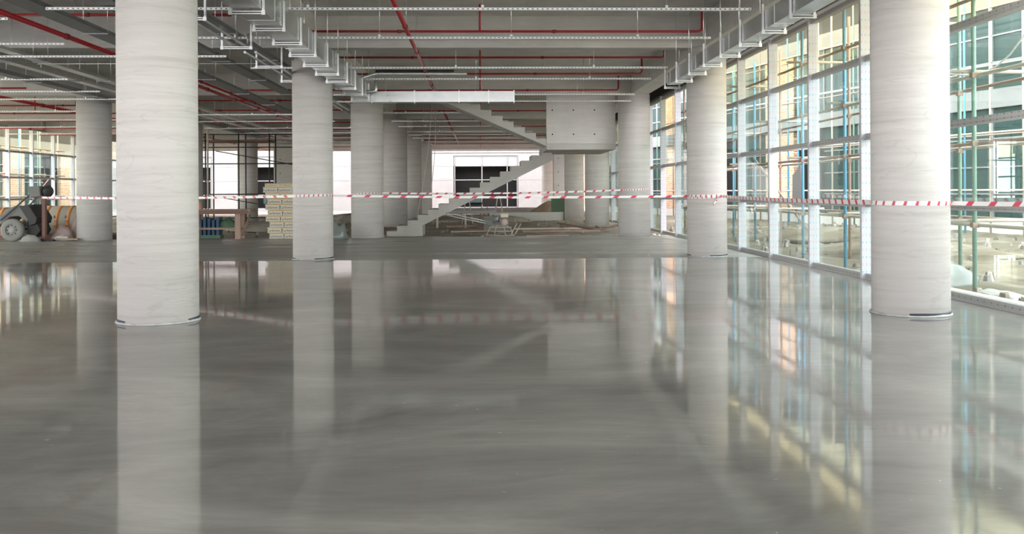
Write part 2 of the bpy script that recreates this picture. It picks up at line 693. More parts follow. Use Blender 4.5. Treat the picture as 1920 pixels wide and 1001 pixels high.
def pier(x, y, w, d, label, holes=True):
    o = MB().box(x - w / 2, x + w / 2, y - d / 2, y + d / 2, -.05, Z_B).build('concrete_pier', 'beam', bevel=.01)
    tag(o, label, 'column', 'rectangular concrete piers')
    if holes:
        for z in (.9, 1.7, 2.5, 3.3):
            MB().lathe([(.03, -.006), (.03, .0)], (x - w * .2, y - d / 2 - .001, z), 10, 'Y').build('tie_hole', 'gasket', o)


pier(-10.35, 28.6, .95, .8, 'flat dark pier attached behind the far left round column', False)
pier(X_L, ROW[5], 1.25, .9, 'flat dark pier rising behind the carton stack')
pier(X_M, ROW[5], 1.0, .9, 'darkest flat pier behind the stair foot, beside the white wall')
pier(X_R + .1, ROW[5], .85, .9, 'narrow flat pier with tie holes under the landing')

# ------------------------------------------------------------------ glazed walls
WIN = [0]


def glazed_bay(x, y0, y1, side, missing=(), top=4.30, dustless=False, white=False, label_side='right', z_list=None):
    """one bay of curtain wall between two posts; side = +1 when outdoors is at +x"""
    WIN[0] += 1
    t = D.objects.new('window_%d' % WIN[0], None)
    COL.objects.link(t)
    t.location = (x, y0, 0)
    t['base'] = (x, y0, 0)
    t['kind'] = 'structure'
    s = side
    def bx(a, b):
        return (x + a, x + b) if s > 0 else (x - b, x - a)
    a, b = bx(-.07, .10)
    MB().box(a, b, y0 - .035, y0 + .035, 0, top).build('post', 'film_post', t)
    a, b = bx(.02, .05)
    MB().box(a, b, y0 + .035, y0 + .05, .05, top).build('gasket', 'gasket', t)
    zs = z_list or [1.13, 2.12, 3.28]
    a, b = bx(-.01, .08)
    for k, z in enumerate([0.0] + zs + [top - .06]):
        h = .085 if k else .09
        m = MB().box(a, b, y0 + .035, y1 - .035, z - (h / 2 if k else 0), z + h / 2 if k else h)
        aa, bb = bx(-.022, -.0101)
        m.box(aa, bb, y0 + .035, y1 - .035, z - h / 2 - .012 if k else .0, z - h / 2 + .012 if k else .02, 1)
        m.build('transom' if k else 'sill', ['film_rail', 'rail_alu'], t)
    edges = [.09] + [z for z in zs for _ in (0, 1)] + [top - .1]
    lo = [.09] + [z + .04 for z in zs]
    hi = [z - .04 for z in zs] + [top - .1]
    a, b = bx(.045, .057)
    for k in range(4):
        if k in missing:
            continue
        MB().box(a, b, y0 + .03, y1 - .03, lo[k], hi[k]).build('pane', 'glass_top' if k == 3 else 'glass', t)
    return t


ys = [-14.94 + 2.2 * i for i in range(28)]
miss = {14: (1,), 16: (1,), 18: (3,), 19: (0, 1), 20: (1, 2, 3)}
for i in range(len(ys) - 1):
    glazed_bay(X_G, ys[i], ys[i + 1], 1, miss.get(i, ()))
for i in range(12):
    y = 31.1 + 2.2 * i
    glazed_bay(-21.0, y, y + 2.2, -1, {6: (1,), 4: (2,)}.get(i, ()), top=4.45)
# unseen left side, glazed in place of wall to let light onto the ceiling
for i in range(12):
    y = 4.7 + 2.2 * i
    glazed_bay(-21.0, y, y + 2.2, -1, (), top=4.45)

# ------------------------------------------------------------------ stair
st = thing('concrete_stair', 'raw concrete stair with two opposed flights and a boxed landing', 'stair', (2.2, 30.2, 0))
TR, RS = .336, .174
# lower flight climbs to the right
N1 = 16
x0, z0 = -3.05, -.09
top = [(x0, z0)]
for i in range(N1):
    top += [(x0 + TR * i, z0 + RS * (i + 1)), (x0 + TR * (i + 1), z0 + RS * (i + 1))]
xe, ze = top[-1]
poly = top + [(xe, ze - .34), (x0 + 1.16, .26), (x0 + 1.16, z0)]
MB().prism(poly, 'Y', 30.2, 31.6).build('lower_flight', 'stair', st, bevel=.006)
# upper flight climbs to the left
N2 = 12
x1, z1 = 2.02, 2.72
top = []
for i in range(N2):
    top += [(x1 - TR * i, z1 + .02 + RS * (i)), (x1 - TR * i, z1 + .02 + RS * (i + 1))]
top2 = []
for i in range(N2):
    top2 += [(x1 - TR * i, z1 + .05 + RS * i + RS), (x1 - TR * (i + 1), z1 + .05 + RS * i + RS)]
xe, ze = top2[-1]
poly = [(x1, z1 - .02)] + top2 + [(xe, ze - .40)]
MB().prism(poly, 'Y', 28.14, 29.5).build('upper_flight', 'stair', st, bevel=.006)
MB().box(2.0, 4.1, 28.12, 31.6, 2.60, 2.78).build('landing_slab', 'stair', st, bevel=.01)
pb = MB().box(2.0, 4.1, 28.12, 28.3, 2.781, 4.86)
pw = pb.build('landing_parapet', 'beam', st, bevel=.01)
for hx in (2.18, 2.82, 3.46):
    for hz in (3.07, 3.80):
        MB().lathe([(.022, -.004), (.022, .004)], (hx, 28.118, hz), 12, 'Y').build('tie_hole', 'gasket', pw)
MB().box(3.95, 4.1, 28.3, 31.6, 2.781, 4.86).build('landing_parapet', 'beam', st, bevel=.01)

# ------------------------------------------------------------------ white service building behind
bw = thing('service_building', 'white rendered back building with wide black window openings', 'building', (0, 74, 0))
wall = MB()
wins = [(-2.16 - 8.05 * k, 2.99 - 8.05 * k) for k in (3, 2, 1, 0, -1)]
edges = [-30.0]
for a, b in wins:
    wall.box(edges[-1], a, 74, 74.3, -.3, 9.0)
    wall.box(a, b, 74, 74.3, -.3, .12)
    wall.box(a, b, 74, 74.3, 4.25, 9.0)
    edges.append(b)
wall.box(edges[-1], 13, 74, 74.3, -.3, 9.0)
wall.build('wall', 'whitewall', bw)
MB().box(-30, 13, 74.3, 79, 4.55, 4.75).build('light_block_roof', 'gasket', bw)  # added to keep sky light off the black behind the windows
MB().box(-30, 13, 78.8, 79, -.3, 4.55).build('light_block_wall', 'gasket', bw)  # closes the added dark box behind the windows
for z in (1.2, 2.32, 3.43, 4.4):
    for k in range(len(edges)):
        a = edges[k]
        b = wins[k][0] if k < len(wins) else 13
        MB().box(a, b, 73.985, 73.999, z - .012, z + .012).build('panel_joint', 'frame', bw)
for k, (a, b) in enumerate(wins):
    w = MB().box(a - .3, b + .3, 75.6, 75.8, .0, 4.5).build('window', 'gasket', bw)  # black slab behind the opening stands in for the unlit room
    fr = MB()
    for z in (.14, 1.22, 2.32, 3.43):
        fr.box(a, b, 74.05, 74.12, z - .03, z + .03)
    for q in (.02, .44, .83, .985):
        xx = a + (b - a) * q
        fr.box(xx - .035, xx + .035, 74.05, 74.12, .12, 4.25)
    fr.build('window_frame', 'whitewall', w)
    MB().box(a, b, 74.14, 74.16, 3.46, 4.25).build('window_blind', 'frame', w)
    MB().box(a + .8, a + 2.2, 75.4, 75.5, .5, 1.1).build('pane', 'dark_glass', w)


# ------------------------------------------------------------------ courtyard building, right
ang = math.atan2(.2323, .9726)


def facade_building(name, label, origin, rot, length, t0, floors, brick_at, up_z, dark_open=(), side=1):
    """local x runs along the facade, local -y faces the viewer"""
    t = thing(name, label, 'building', origin)
    t.rotation_euler = (0, 0, rot)
    t['base'] = (0, 0, 0)

    class FB(MB):
        def box(self, x0, x1, y0, y1, z0, z1, mi=0):
            a, b = sorted((y0 * side, y1 * side))
            return MB.box(self, x0, x1, a, b, z0, z1, mi)
    pl = FB().box(t0, length, 0, .4, -.3, .28)
    pl.build('plinth', 'beam', t)
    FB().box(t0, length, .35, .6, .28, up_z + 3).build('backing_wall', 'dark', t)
    for (za, zb) in floors:
        FB().box(t0, length, -.08, .36, za, zb).build('spandrel', 'white', t)
    FB().box(t0, length, -.05, .36, up_z, up_z + 5).build('upper_wall', 'cream_wall', t)
    zb0 = .28
    for fi, (za, zb) in enumerate(floors):
        x = t0
        i = 0
        while x < length - .1:
            xn = min(x + 2.4, length)
            hit = [q for q in brick_at if x - .01 <= q < xn - .01]
            dk = [q for q in dark_open if x - .01 <= q < xn - .01]
            if hit:
                FB().box(x, xn, 0, .3, zb0, za).build('brick_panel', 'brick', t)
            elif dk and fi == 0:
                FB().box(x, xn, .2, .3, zb0, za).build('opening', 'gasket', t)  # black sheet standing in for an unlit opening
            else:
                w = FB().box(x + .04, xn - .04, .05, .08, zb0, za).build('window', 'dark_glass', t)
                f = FB()
                f.box(x, x + .06, 0, .1, zb0, za)
                for z in (zb0 + .9, zb0 + 1.8, zb0 + 2.75):
                    if z < za - .2:
                        f.box(x, xn, 0, .09, z - .025, z + .025)
                f.build('window_frame', 'frame', w)
            x = xn
            i += 1
        zb0 = zb
    return t


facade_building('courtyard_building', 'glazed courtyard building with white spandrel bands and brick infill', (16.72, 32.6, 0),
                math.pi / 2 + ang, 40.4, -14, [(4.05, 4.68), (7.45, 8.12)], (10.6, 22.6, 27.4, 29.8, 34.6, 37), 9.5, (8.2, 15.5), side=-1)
facade_building('street_building', 'brick and glass building seen through the far left glazing', (-27, 44, 0),
                math.radians(90), 22, 0, [(3.9, 4.6)], (9.6, 16.8), 8.0, (14.4,))


# ------------------------------------------------------------------ scaffolds in the courtyard
def scaffold(label, x_in, x_out, yy, levels, cols, z_top=4.97, r=.03):
    t = thing('scaffold', label, 'scaffold', ((x_in + x_out) / 2, yy[0], 0))
    for k, y in enumerate(yy):
        for j, x in enumerate((x_in, x_out)):
            mb = MB().tube([(x, y + j * .1, -.14), (x, y + j * .1, z_top)], r, 10)
            p = mb.build('post', cols[(k * 2 + j) % len(cols)], t)
            c = MB()
            for z in levels:
                c.box(x - .042, x + .042, y + j * .1 - .042, y + j * .1 + .042, z - .035, z + .035)
            c.build('clamp', 'rust', p)
    for k, z in enumerate(levels):
        for j, x in enumerate((x_in, x_out)):
            mb = MB().tube([(x + .06, yy[0] - 1.6, z + .04 * j), (x + .06, yy[-1] + .8, z + .02)], r * .9, 8)
            mb.build('ledger', 'rust' if (k + j) % 2 else 'pale_tube', t)
        for q, y in enumerate(yy):
            if (q + k) % 2 == 0:
                MB().tube([(x_in - .3, y + .07, z + .06), (x_out + .3, y + .12, z + .06)], r * .85, 8).build('transom', 'pale_tube', t)
    for a, b in ((4, 6),):
        if b < len(yy):
            MB().tube([(x_out - .06, yy[a], .3), (x_out - .06, yy[b], levels[1] + .3)], r * .85, 8).build('brace', 'rust', t)
    return t


scaffold('near tube scaffold with green and blue posts just outside the right glazing', 6.72, 7.75,
         [12.45 + 2.25 * i for i in range(9)], [.84, 1.95, 2.88, 3.95],
         ['scaf_green', 'scaf_blue', 'rust', 'scaf_green', 'scaf_blue', 'scaf_blue', 'scaf_blue', 'rust', 'scaf_green'])
dxy = Vector((-.2323, .9726, 0))
sc2 = thing('scaffold', 'far tube scaffold standing against the courtyard building', 'scaffold', (15.9, 32, 0))
P0 = Vector((16.1, 32.2, 0))
nrm = Vector((-.9726, -.2323, 0))
for k in range(-2, 10):
    for j in (0, 1):
        b = P0 + dxy * (2.4 * k) + nrm * (1.0 * j)
        MB().tube([b + Vector((0, 0, -.14)), b + Vector((0, 0, 9))], .035, 8).build(
            'post', ['scaf_blue', 'rust', 'scaf_green', 'pale_tube'][(k + j) % 4], sc2)
for z in (1.3, 3.1, 5.2, 7.0):
    for j in (0, 1):
        a = P0 + dxy * -6 + nrm * (j * 1.0 + .07)
        b = P0 + dxy * 23 + nrm * (j * 1.0 + .07)
        MB().tube([a + Vector((0, 0, z)), b + Vector((0, 0, z + .05))], .028, 8).build('ledger', 'pale_tube' if j else 'rust', sc2)

scaffold('tube scaffold outside the far left glazing', -23.4, -22.4, [38 + 2.0 * i for i in range(7)],
         [1.2, 2.3, 3.6], ['scaf_green', 'pale_tube', 'scaf_blue', 'pale_tube'], 5.2)

lad = thing('ladder', 'blue ladder upright beside the brick infill across the courtyard', 'ladder', (14.0, 41.8, 0))
for s in (0, .45):
    MB().bar((14.0 + s, 41.8, -.1), (14.0 + s, 41.9, 4.0), .06).build('stile', 'scaf_blue', lad)
for i in range(12):
    MB().bar((14.0, 41.82, .25 + .31 * i), (14.45, 41.82, .25 + .31 * i), .035).build('rung', 'pale_tube', lad)


# crumpled heaps and sheets outside
def heap(name, c, rx, ry, h, mat, label, cat, seed, n=28, kind=None):
    from mathutils import noise as N
    mb = MB()
    rings = []
    for i in range(9):
        u = i / 8
        ring = []
        for k in range(n):
            t = 2 * math.pi * k / n
            r = math.cos(u * math.pi / 2)
            q = 1 + .28 * N.noise(Vector((math.cos(t) * 2 + seed, math.sin(t) * 2, u * 3)))
            zz = h * math.sin(u * math.pi / 2) * (1 + .35 * N.noise(Vector((math.cos(t) * r * 2, math.sin(t) * r * 2, seed))))
            ring.append((c[0] + rx * r * q * math.cos(t), c[1] + ry * r * q * math.sin(t), c[2] + zz))
        rings.append(ring)
    mb.rings(rings, 0, True)
    o = mb.build(name, mat)
    tag(o, label, cat, kind=kind)
    return o


heap('plastic_sheet', (6.9, 14.0, -.12), .6, .75, .36, 'plastic', 'crumpled grey plastic film on the sand behind the right front column', 'sheet', 3)
heap('plastic_sheet', (6.9, 12.2, -.14), .3, .45, .12, 'sand_light', 'white torn bag on the sand right of the nearest green post', 'sheet', 7)
heap('plastic_sheet', (6.6, 15.4, -.14), .45, .5, .16, 'plastic', 'pale sheet lying at the foot of the blue scaffold post', 'sheet', 11)
heap('sand_heap', (9.5, 20.5, -.2), 2.2, 2.6, .35, 'sand', 'low heap of pale sand in the courtyard', 'heap', 5)
heap('sand_heap', (10.5, 26.5, -.2), 2.6, 3.0, .45, 'sand', 'low heap of sand near the far courtyard scaffold', 'heap', 8)
for i, (x, y, z, l, w, r) in enumerate(((6.15, 11.3, -.06, 3.2, .16, .06), (6.4, 9.6, -.05, 2.4, .3, -.08))):
    mb = MB().bar((-w / 8, -l / 2, 0), (w / 8, l / 2, 0.03), w, .05)
    o = mb.build('timber_plank', 'pale_tube', loc=(0, 0, 0))
    o.location, o.rotation_euler = (x, y, z + .05), (0, 0, r)
    tag(o, ['long plank on the sand along the sill outside', 'wide board on the sand outside the nearest glazing'][i], 'plank')
# small stones and clods: uncountable
rb = MB()
rnd = random.Random(4)
for i in range(900):
    if i < 520:
        x, y = rnd.uniform(6.1, 15), rnd.uniform(9, 40)
        if x > 16.7 - .24 * (y - 32):
            continue
        s = rnd.uniform(.03, .11)
    else:
        x, y = rnd.uniform(-12, 5.2), rnd.uniform(28.6, 60)
        s = rnd.uniform(.03, .10)
    a = rnd.uniform(0, 3)
    pts = [(x + s * rnd.uniform(.7, 1.2) * math.cos(a + k * math.pi / 3), y + s * math.sin(a + k * math.pi / 3)) for k in range(6)]
    rb.rings([[(px, py, -.16) for px, py in pts],
              [(x + (px - x) * .6, y + (py - y) * .6, -.06 + s * rnd.uniform(.3, .8)) for px, py in pts]], i % 3, True, False, False)
o = rb.build('rubble', ['sand', 'whitewall', 'dirt'])
tag(o, 'scattered stones and clods of rubble over the site ground', 'rubble', kind='stuff')

# ------------------------------------------------------------------ ducts
def hanger(x0, x1, y, zb, ztop, label, group):
    t = thing('trapeze_hanger', label, 'hanger', ((x0 + x1) / 2, y, zb))
    t['group'] = group
    MB().box(x0 - .04, x1 + .04, y - .02, y + .02, zb - .042, zb - .002).build('crossbar', 'strut', t)
    MB().box(x0 - .035, x1 + .035, y - .0215, y - .0205, zb - .028, zb - .016).build('crossbar_slot', 'gasket', t)
    for x in (x0 - .022, x1 + .022):
        MB().box(x - .015, x + .015, y - .015, y + .015, zb - .002, zb + .36).build('side_channel', 'strut', t)
        MB().tube([(x, y, zb + .3), (x, y, ztop)], .006, 6).build('threaded_rod', 'strut', t)
        MB().box(x - .022, x + .022, y - .024, y - .021, zb - .05, zb + .005).build('corner_plate', 'galv', t)
    return t


def flanges(par, x0, x1, z0, z1, yy):
    for y in yy:
        f = MB()
        e = .005
        f.box(x0 - e, x1 + e, y - .006, y + .006, z0 - e, z0 + .0)
        f.box(x0 - e, x1 + e, y - .012, y + .012, z1, z1 + e)
        f.box(x0 - e, x0, y - .012, y + .012, z0, z1)
        f.box(x1, x1 + e, y - .012, y + .012, z0, z1)
        f.build('flange', 'strut', par)


ld = thing('air_duct', 'galvanised duct along the left, turning right into a branch above the stair', 'duct', (-2.79, 15, 3.54))
MB().box(-2.97, -2.62, 5.0, 22.3, 3.54, 3.86).build('duct_run', 'duct', ld, bevel=.004)
flanges(ld, -2.97, -2.62, 3.54, 3.86, [12.0 + 2.34 * i for i in range(5)])
MB().box(-2.62, .80, 22.0, 22.3, 3.46, 3.72).build('duct_branch', 'duct', ld, bevel=.004)
for x in (-2.55, -1.55, -.5, .2, .8):
    MB().box(x - .012, x + .012, 21.98, 22.32, 3.44, 3.74).build('flange', 'strut', ld)
g1 = 'trapeze hangers under the left duct'
for i in range(10):
    hanger(-2.97, -2.62, 11.28 + 1.17 * i, 3.52, Z_S, '%s hanger from the camera under the left duct' % nth(i), g1)
rd = thing('air_duct', 'narrow galvanised duct along the right, beside the glass wall', 'duct', (4.03, 12, 3.54))
MB().box(3.90, 4.16, 5.0, 19.3, 3.54, 3.79).build('duct_run', 'duct', rd, bevel=.004)
flanges(rd, 3.90, 4.16, 3.54, 3.79, [12.2 + 2.26 * i for i in range(4)])
g2 = 'trapeze hangers under the right duct'
for i in range(8):
    hanger(3.90, 4.16, 11.50 + 1.13 * i, 3.52, Z_S, '%s hanger from the camera under the right duct' % nth(i), g2)


# ------------------------------------------------------------------ transverse slotted rails
def rail(y, x0, x1, z, label, rods=2, group='slotted rails hung across the ceiling'):
    mb = MB()
    w = .0205
    # C-channel: back, top, bottom, two lips
    mb.box(x0, x1, y - w, y - w + .003, z - w, z + w)
    mb.box(x0, x1, y - w, y + w, z + w - .003, z + w)
    mb.box(x0, x1, y - w, y + w, z - w, z - w + .003)
    o = mb.build('slotted_rail', 'slot', loc=((x0 + x1) / 2, y, z))
    tag(o, label, 'rail', group)
    n = max(2, int((x1 - x0) / 2.2))
    for k in range(n):
        x = x0 + (x1 - x0) * (k + .5) / n + .13 * math.sin(k * 5 + y)
        MB().tube([(x, y, z + .02), (x, y, Z_S)], .005, 6).build('threaded_rod', 'strut', o)
        MB().box(x - .02, x + .02, y - .024, y + .02, z + .021, z + .055).build('rod_clamp', 'galv', o)
    return o


mid = [(13.09, -6.0, 3.85), (15.53, -5.2, 3.88), (19.25, -4.7, 3.9), (21.15, -4.3, 3.9), (24.54, -4.1, 4.1), (26.35, -4.2, 4.3),
       (30.1, -3.2, .5), (33.6, -3.2, 1.0), (36.3, -3.2, 1.6), (39.4, -3.2, 2.2), (41.6, -3.2, 2.4), (44, -3.2, 3), (47, -3.2, 3.4), (50.6, -3.2, 4), (53.2, -3.2, 4), (57.5, -3.2, 4.2), (61, -3.2, 4.2)]
for i, (y, a, b) in enumerate(mid):
    rail(y, a, b, 3.9 + .0, '%s slotted rail from the camera in the middle bay' % nth(i), group='slotted rails across the middle bay')
lf = [(13.86, -12, -6.9), (16.16, -12, -7.1), (17.62, -13, -4.75), (21.1, -19, -9.2), (23.6, -19, -9.5), (25.5, -19, -9.5), (29.2, -20, -11.9),
      (32.6, -20, -11.9), (36, -20, -11.9), (40, -20, -11.9), (30.6, -11, -6.1), (33.5, -11, -5.2), (37, -11, -4), (40, -11, -4), (43.5, -11, -4), (47, -11, -4), (51, -11, -4), (57, -11, -4)]
for i, (y, a, b) in enumerate(lf):
    where = 'left bay beyond the left front column' if a > -12.5 and y > 30 else 'far left bay'
    k = sum(1 for q in lf[:i] if (q[1] > -12.5 and q[0] > 30) == (a > -12.5 and y > 30))
    rail(y, a, b, 3.9, '%s slotted rail from the camera in the %s' % (nth(k), where), group='slotted rails across the left bays')

# ------------------------------------------------------------------ red sprinkler pipes
def elbow_path(p, c, q, r=.09, n=5):
    p, c, q = Vector(p), Vector(c), Vector(q)
    a = c + (p - c).normalized() * r
    b = c + (q - c).normalized() * r
    out = [p]
    for i in range(n + 1):
        t = i / n
        out.append((1 - t) ** 2 * a + 2 * t * (1 - t) * c + t * t * b)
    out.append(q)
    return out


def branch_pipe(y, x0, x1, z, label, r=.024, riser=True, drop_x=0.0, group='red sprinkler branch pipes'):
    t = thing('sprinkler_pipe', label, 'pipe', ((x0 + x1) / 2, y, z))
    t['group'] = group
    if riser:
        MB().tube(elbow_path((x0, y, z), (x1, y, z), (x1, y, z + .42)), r, 10).build('pipe_run', 'red', t)
    else:
        MB().tube([(x0, y, z), (x1, y, z)], r, 10).build('pipe_run', 'red', t)
    if drop_x is not None:
        MB().tube([(drop_x, y, z), (drop_x, y, Z_S - .02)], r * .8, 8).build('riser', 'red', t)
    k = x0 + 1.7
    while k < x1 - .5:
        MB().lathe([(r + .009, -.035), (r + .009, .035)], (k, y, z), 12, 'X').build('coupling', 'red_dark', t)
        MB().tube([(k + .25, y, z + r), (k + .25, y, Z_S)], .004, 6).build('threaded_rod', 'strut', t)
        k += 2.9
    return t


for i, (y, x1) in enumerate(((17.45, 4.2), (20.82, 4.15), (23.7, 4.14), (27.5, 4.1))):
    branch_pipe(y, -3.2, x1, 4.34, '%s red branch pipe from the camera in the middle bay, elbow at its right end' % nth(i), group='red branch pipes in the middle bay')
for i, y in enumerate((30.9, 34.3, 37.6, 42.6, 47.5, 49.3, 53.5, 57.5, 62.5)):
    branch_pipe(y, -3.2, 3.9, 4.33, '%s red branch pipe beyond the stair from the camera' % nth(i), riser=False, group='red branch pipes beyond the stair')
for i, (y, a, b, z) in enumerate(((15.9, -8.3, -4.2, 4.35), (19.3, -11.0, -7.3, 4.5), (27.0, -7.2, -3.9, 4.3), (30.0, -11, -3.9, 4.3), (33.5, -11, -3.9, 4.3), (38, -11, -3.9, 4.2), (42, -11, -3.9, 4.2), (47, -11, -3.9, 4.2), (52, -11, -3.9, 4.2), (58, -11, -3.9, 4.2))):
    branch_pipe(y, a, b, z, '%s red branch pipe from the camera in the left bay' % nth(i), riser=False, drop_x=None, group='red branch pipes in the left bay')
for i, (y, b) in enumerate(((24.6, -11.8), (29.43, -11.9), (32.3, -11.9), (35.6, -11.9), (39.5, -11.9), (44, -11.9))):
    branch_pipe(y, -20.5, b, 4.1, '%s red branch pipe from the camera in the far left bay' % nth(i), riser=False, drop_x=[-14.5, -12.6, -15.2][i % 3], group='red branch pipes in the far left bay')


def main_pipe(path, r, label, mat='red', name='sprinkler_main', cat='pipe', pitch=2.8, cmat='red_dark'):
    t = thing(name, label, cat, path[0])
    MB().tube(path, r, 12).build('pipe_run', mat, t)
    (xa, ya, za), (xb, yb, zb) = path[0], path[-1]
    y = ya + 1
    while y < yb - .5:
        MB().lathe([(r + .012, -.05), (r + .012, .05)], (xa, y, za), 14, 'Y').build('coupling', cmat, t)
        MB().tube([(xa, y + .3, za + r), (xa, y + .3, Z_S)], .005, 6).build('threaded_rod', 'strut', t)
        y += pitch
    return t


main_pipe([(-1.25, 9, 4.10), (-1.25, 27.5, 4.10)], .036, 'red main pipe running away overhead left of the middle')
main_pipe([(-1.25, 31.8, 4.12), (-1.25, 56, 4.12)], .036, 'red main pipe running away beyond the stair', pitch=4)
main_pipe([(-7.25, 10, 4.10), (-7.25, 45, 4.10)], .042, 'thick red main pipe crossing the left bay lengthwise')
main_pipe([(-7.05, 20, 4.16), (-7.05, 45, 4.16)], .03, 'thinner red pipe alongside the thick left main')
main_pipe([(-13.6, 20, 4.10), (-13.6, 60, 4.10)], .05, 'dark red main pipe in the far left bay')

# ------------------------------------------------------------------ trays and conduits running lengthwise
def tray(x0, x1, z, y0, y1, h, label, mat='dark_galv'):
    t = thing('cable_tray', label, 'tray', ((x0 + x1) / 2, y0, z))
    t['group'] = 'cable trays along the left bay'
    mb = MB().box(x0, x1, y0, y1, z, z + .004)
    mb.box(x0, x0 + .004, y0, y1, z, z + h)
    mb.box(x1 - .004, x1, y0, y1, z, z + h)
    mb.build('tray_channel', mat, t)
    y = y0 + 1.2
    while y < y1:
        MB().box(x0 - .03, x1 + .03, y, y + .025, z - .020, z - .002).build('bracket', 'dark_galv', t)
        for x in (x0 - .02, x1 + .02):
            MB().tube([(x, y + .015, z - .02), (x, y + .015, Z_S)], .005, 6).build('threaded_rod', 'strut', t)
        y += 3.1
    return t


tray(-4.32, -4.02, 3.96, 8, 34, .06, 'cable tray nearest the left duct, above the twin conduits')
tray(-5.25, -4.95, 3.94, 8, 27.4, .06, 'cable tray second from the left duct')
tray(-6.45, -6.10, 3.96, 8, 36, .06, 'wide cable tray right of the thick red main')
tray(-8.72, -8.48, 3.93, 8, 44, .05, 'light cable tray left of the thick red main', 'galv')
tray(-9.40, -9.18, 3.93, 8, 46, .05, 'slim cable tray farthest left before the beam', 'galv')
tray(-10.35, -10.05, 3.90, 8, 46, .08, 'cable tray beside the far left longitudinal beam')
for i, x in enumerate((-3.80, -3.98)):
    lab = ['conduit nearest the left duct, ending in a bend', 'conduit just left of the one nearest the left duct'][i]
    t = thing('conduit', lab, 'conduit', (x, 9, 3.70))
    MB().tube(elbow_path((x, 9, 3.72), (x, 15.4, 3.72), (x, 15.4, 3.95), .12), .022, 10).build('near_run', 'galv', t)
    MB().tube([(x, 15.9, 3.72), (x, 27, 3.72)], .022, 10).build('far_run', 'galv', t)
for i, y in enumerate((12.6, 15.1, 17.4, 19.6, 23.0)):
    hanger(-4.12, -3.70, y, 3.69, Z_S, '%s hanger from the camera under the twin conduits' % nth(i), 'hangers under the twin conduits')
o = MB().tube([(-8.7, 18.6, 3.90), (-4.4, 18.6, 3.90)], .008, 8).build('thin_conduit', 'strut')
tag(o, 'thin steel rod running across the left bay below the trays', 'rod')
t = thing('silver_pipe', 'short silver insulated pipe with elbow above the duct branch', 'pipe', (-2.5, 21, 3.8))
MB().tube(elbow_path((-.3, 21.3, 4.04), (-2.42, 21.3, 4.04), (-2.75, 21.0, 3.87), .1), .034, 12).build('pipe_run', 'galv', t)
MB().tube(elbow_path((-2.40, 21.5, 3.97), (-2.40, 21.5, 3.66), (-2.61, 21.5, 3.65), .06), .04, 12).build('pipe_drop', 'galv', t)
o = MB().tube([(-2.4, 21.45, 4.12), (-.6, 21.45, 4.12)], .03, 10).build('insulated_pipe', 'plant_dark')
tag(o, 'black insulated pipe end just above the silver pipe', 'pipe')
for i, (xa, xb) in enumerate(((-13.0, -12.2), (-11.4, -10.9))):
    pass

# ------------------------------------------------------------------ barrier tape
def tape(pts, label, w=.05, pitch=.25, sag=.03, twist=0.0, name='barrier_tape'):
    t = MB()
    P = [Vector(p) for p in pts]
    seg = []
    for i in range(len(P) - 1):
        L = (P[i + 1] - P[i]).length
        n = max(1, int(round(L / pitch)))
        long = L > 2
        for k in range(n):
            seg.append((P[i], P[i + 1], k / n, (k + 1) / n, sag * min(1, L / 6) if long else 0))
    s = 0

    def at(a, b, u, sg):
        p = a.lerp(b, u)
        return p + Vector((0, 0, -sg * 4 * u * (1 - u)))
    for a, b, u0, u1, sg in seg:
        for (f0, f1, g0, g1, mi) in ((0, .72, .14, .86, 0), (.72, 1.0, .86, 1.14, 1)):
            # slanted stripe: lower edge f, upper edge g
            def pt(f, up):
                u = u0 + (u1 - u0) * f
                p = at(a, b, min(max(u, 0), 1), sg)
                th = twist * math.sin(s * .5)
                return p + Vector((0, -math.sin(th) * w / 2, math.cos(th) * w / 2)) * (1 if up else -1)
            t.quad([pt(f0, 0), pt(f1, 0), pt(g1, 1), pt(g0, 1)], mi)
        s += 1
    # thickness by a second skin
    o = t.build(name, ['tape_w', 'tape_r'], fix=False)
    sm = o.modifiers.new('thick', 'SOLIDIFY')
    sm.thickness = .001
    tag(o, label, 'tape', 'red and white barrier tapes')
    return o


def arc(x, y, r, a0, a1, z0, z1, n=12):
    return [(x + r * math.cos(math.radians(a0 + (a1 - a0) * k / n)), y + r * math.sin(math.radians(a0 + (a1 - a0) * k / n)), z0 + (z1 - z0) * k / n) for k in range(n + 1)]


R = .408
tape(arc(X_M, ROW[1], R, 190, 350, 1.27, 1.29), 'tape wrapped round the column right of the cartons', pitch=.22)
tape(arc(X_R, ROW[1], R, 180, 360, 1.225, 1.22), 'tape wrapped round the tape-marked column by the glass wall', .06, .22)
tape(arc(X_R, ROW[1], R, 190, 352, 1.19, 1.215), 'lower turn of tape round the column by the glass wall', .04, .3)
tape([(X_M + R, ROW[1] - .05, 1.275), (X_R - R, ROW[1] - .05, 1.225)], 'long tape between the two columns at the wet floor edge', .045, .36)
tape([(X_M - R * .7, ROW[1] - .3, 1.27), (-11.7, 25.2, 1.25)], 'tape running left behind the front column past the cartons', .05, .34)
tape(arc(X_R, ROW[0], .402, 140, 340, 1.19, 1.18), 'tape round the right front column', .045, .3)
tape([(X_R - .31, ROW[0] + .27, 1.19), (X_R + .2, ROW[1] - .37, 1.22)], 'tape from the right front column to the column by the glass', .055, .25, .02)
tape([(X_R + .39, ROW[0] - .1, 1.18), (5.62, 7.0, 1.215)], 'tape from the right front column towards the near glazing', .045, .3)
tape([(X_M + .45, ROW[2] - .2, 1.32), (X_R - .4, ROW[2] - .3, 1.37)], 'upper tape strung between the two columns flanking the stair', .05, .27, .05)
tape(arc(X_R, ROW[2], .488, 215, 330, 1.37, 1.395), 'tape round the column right of the landing', .06, .3)
tape(arc(X_M, ROW[2], .488, 200, 345, 1.30, 1.32), 'tape round the column left of the stair', .04, .3)
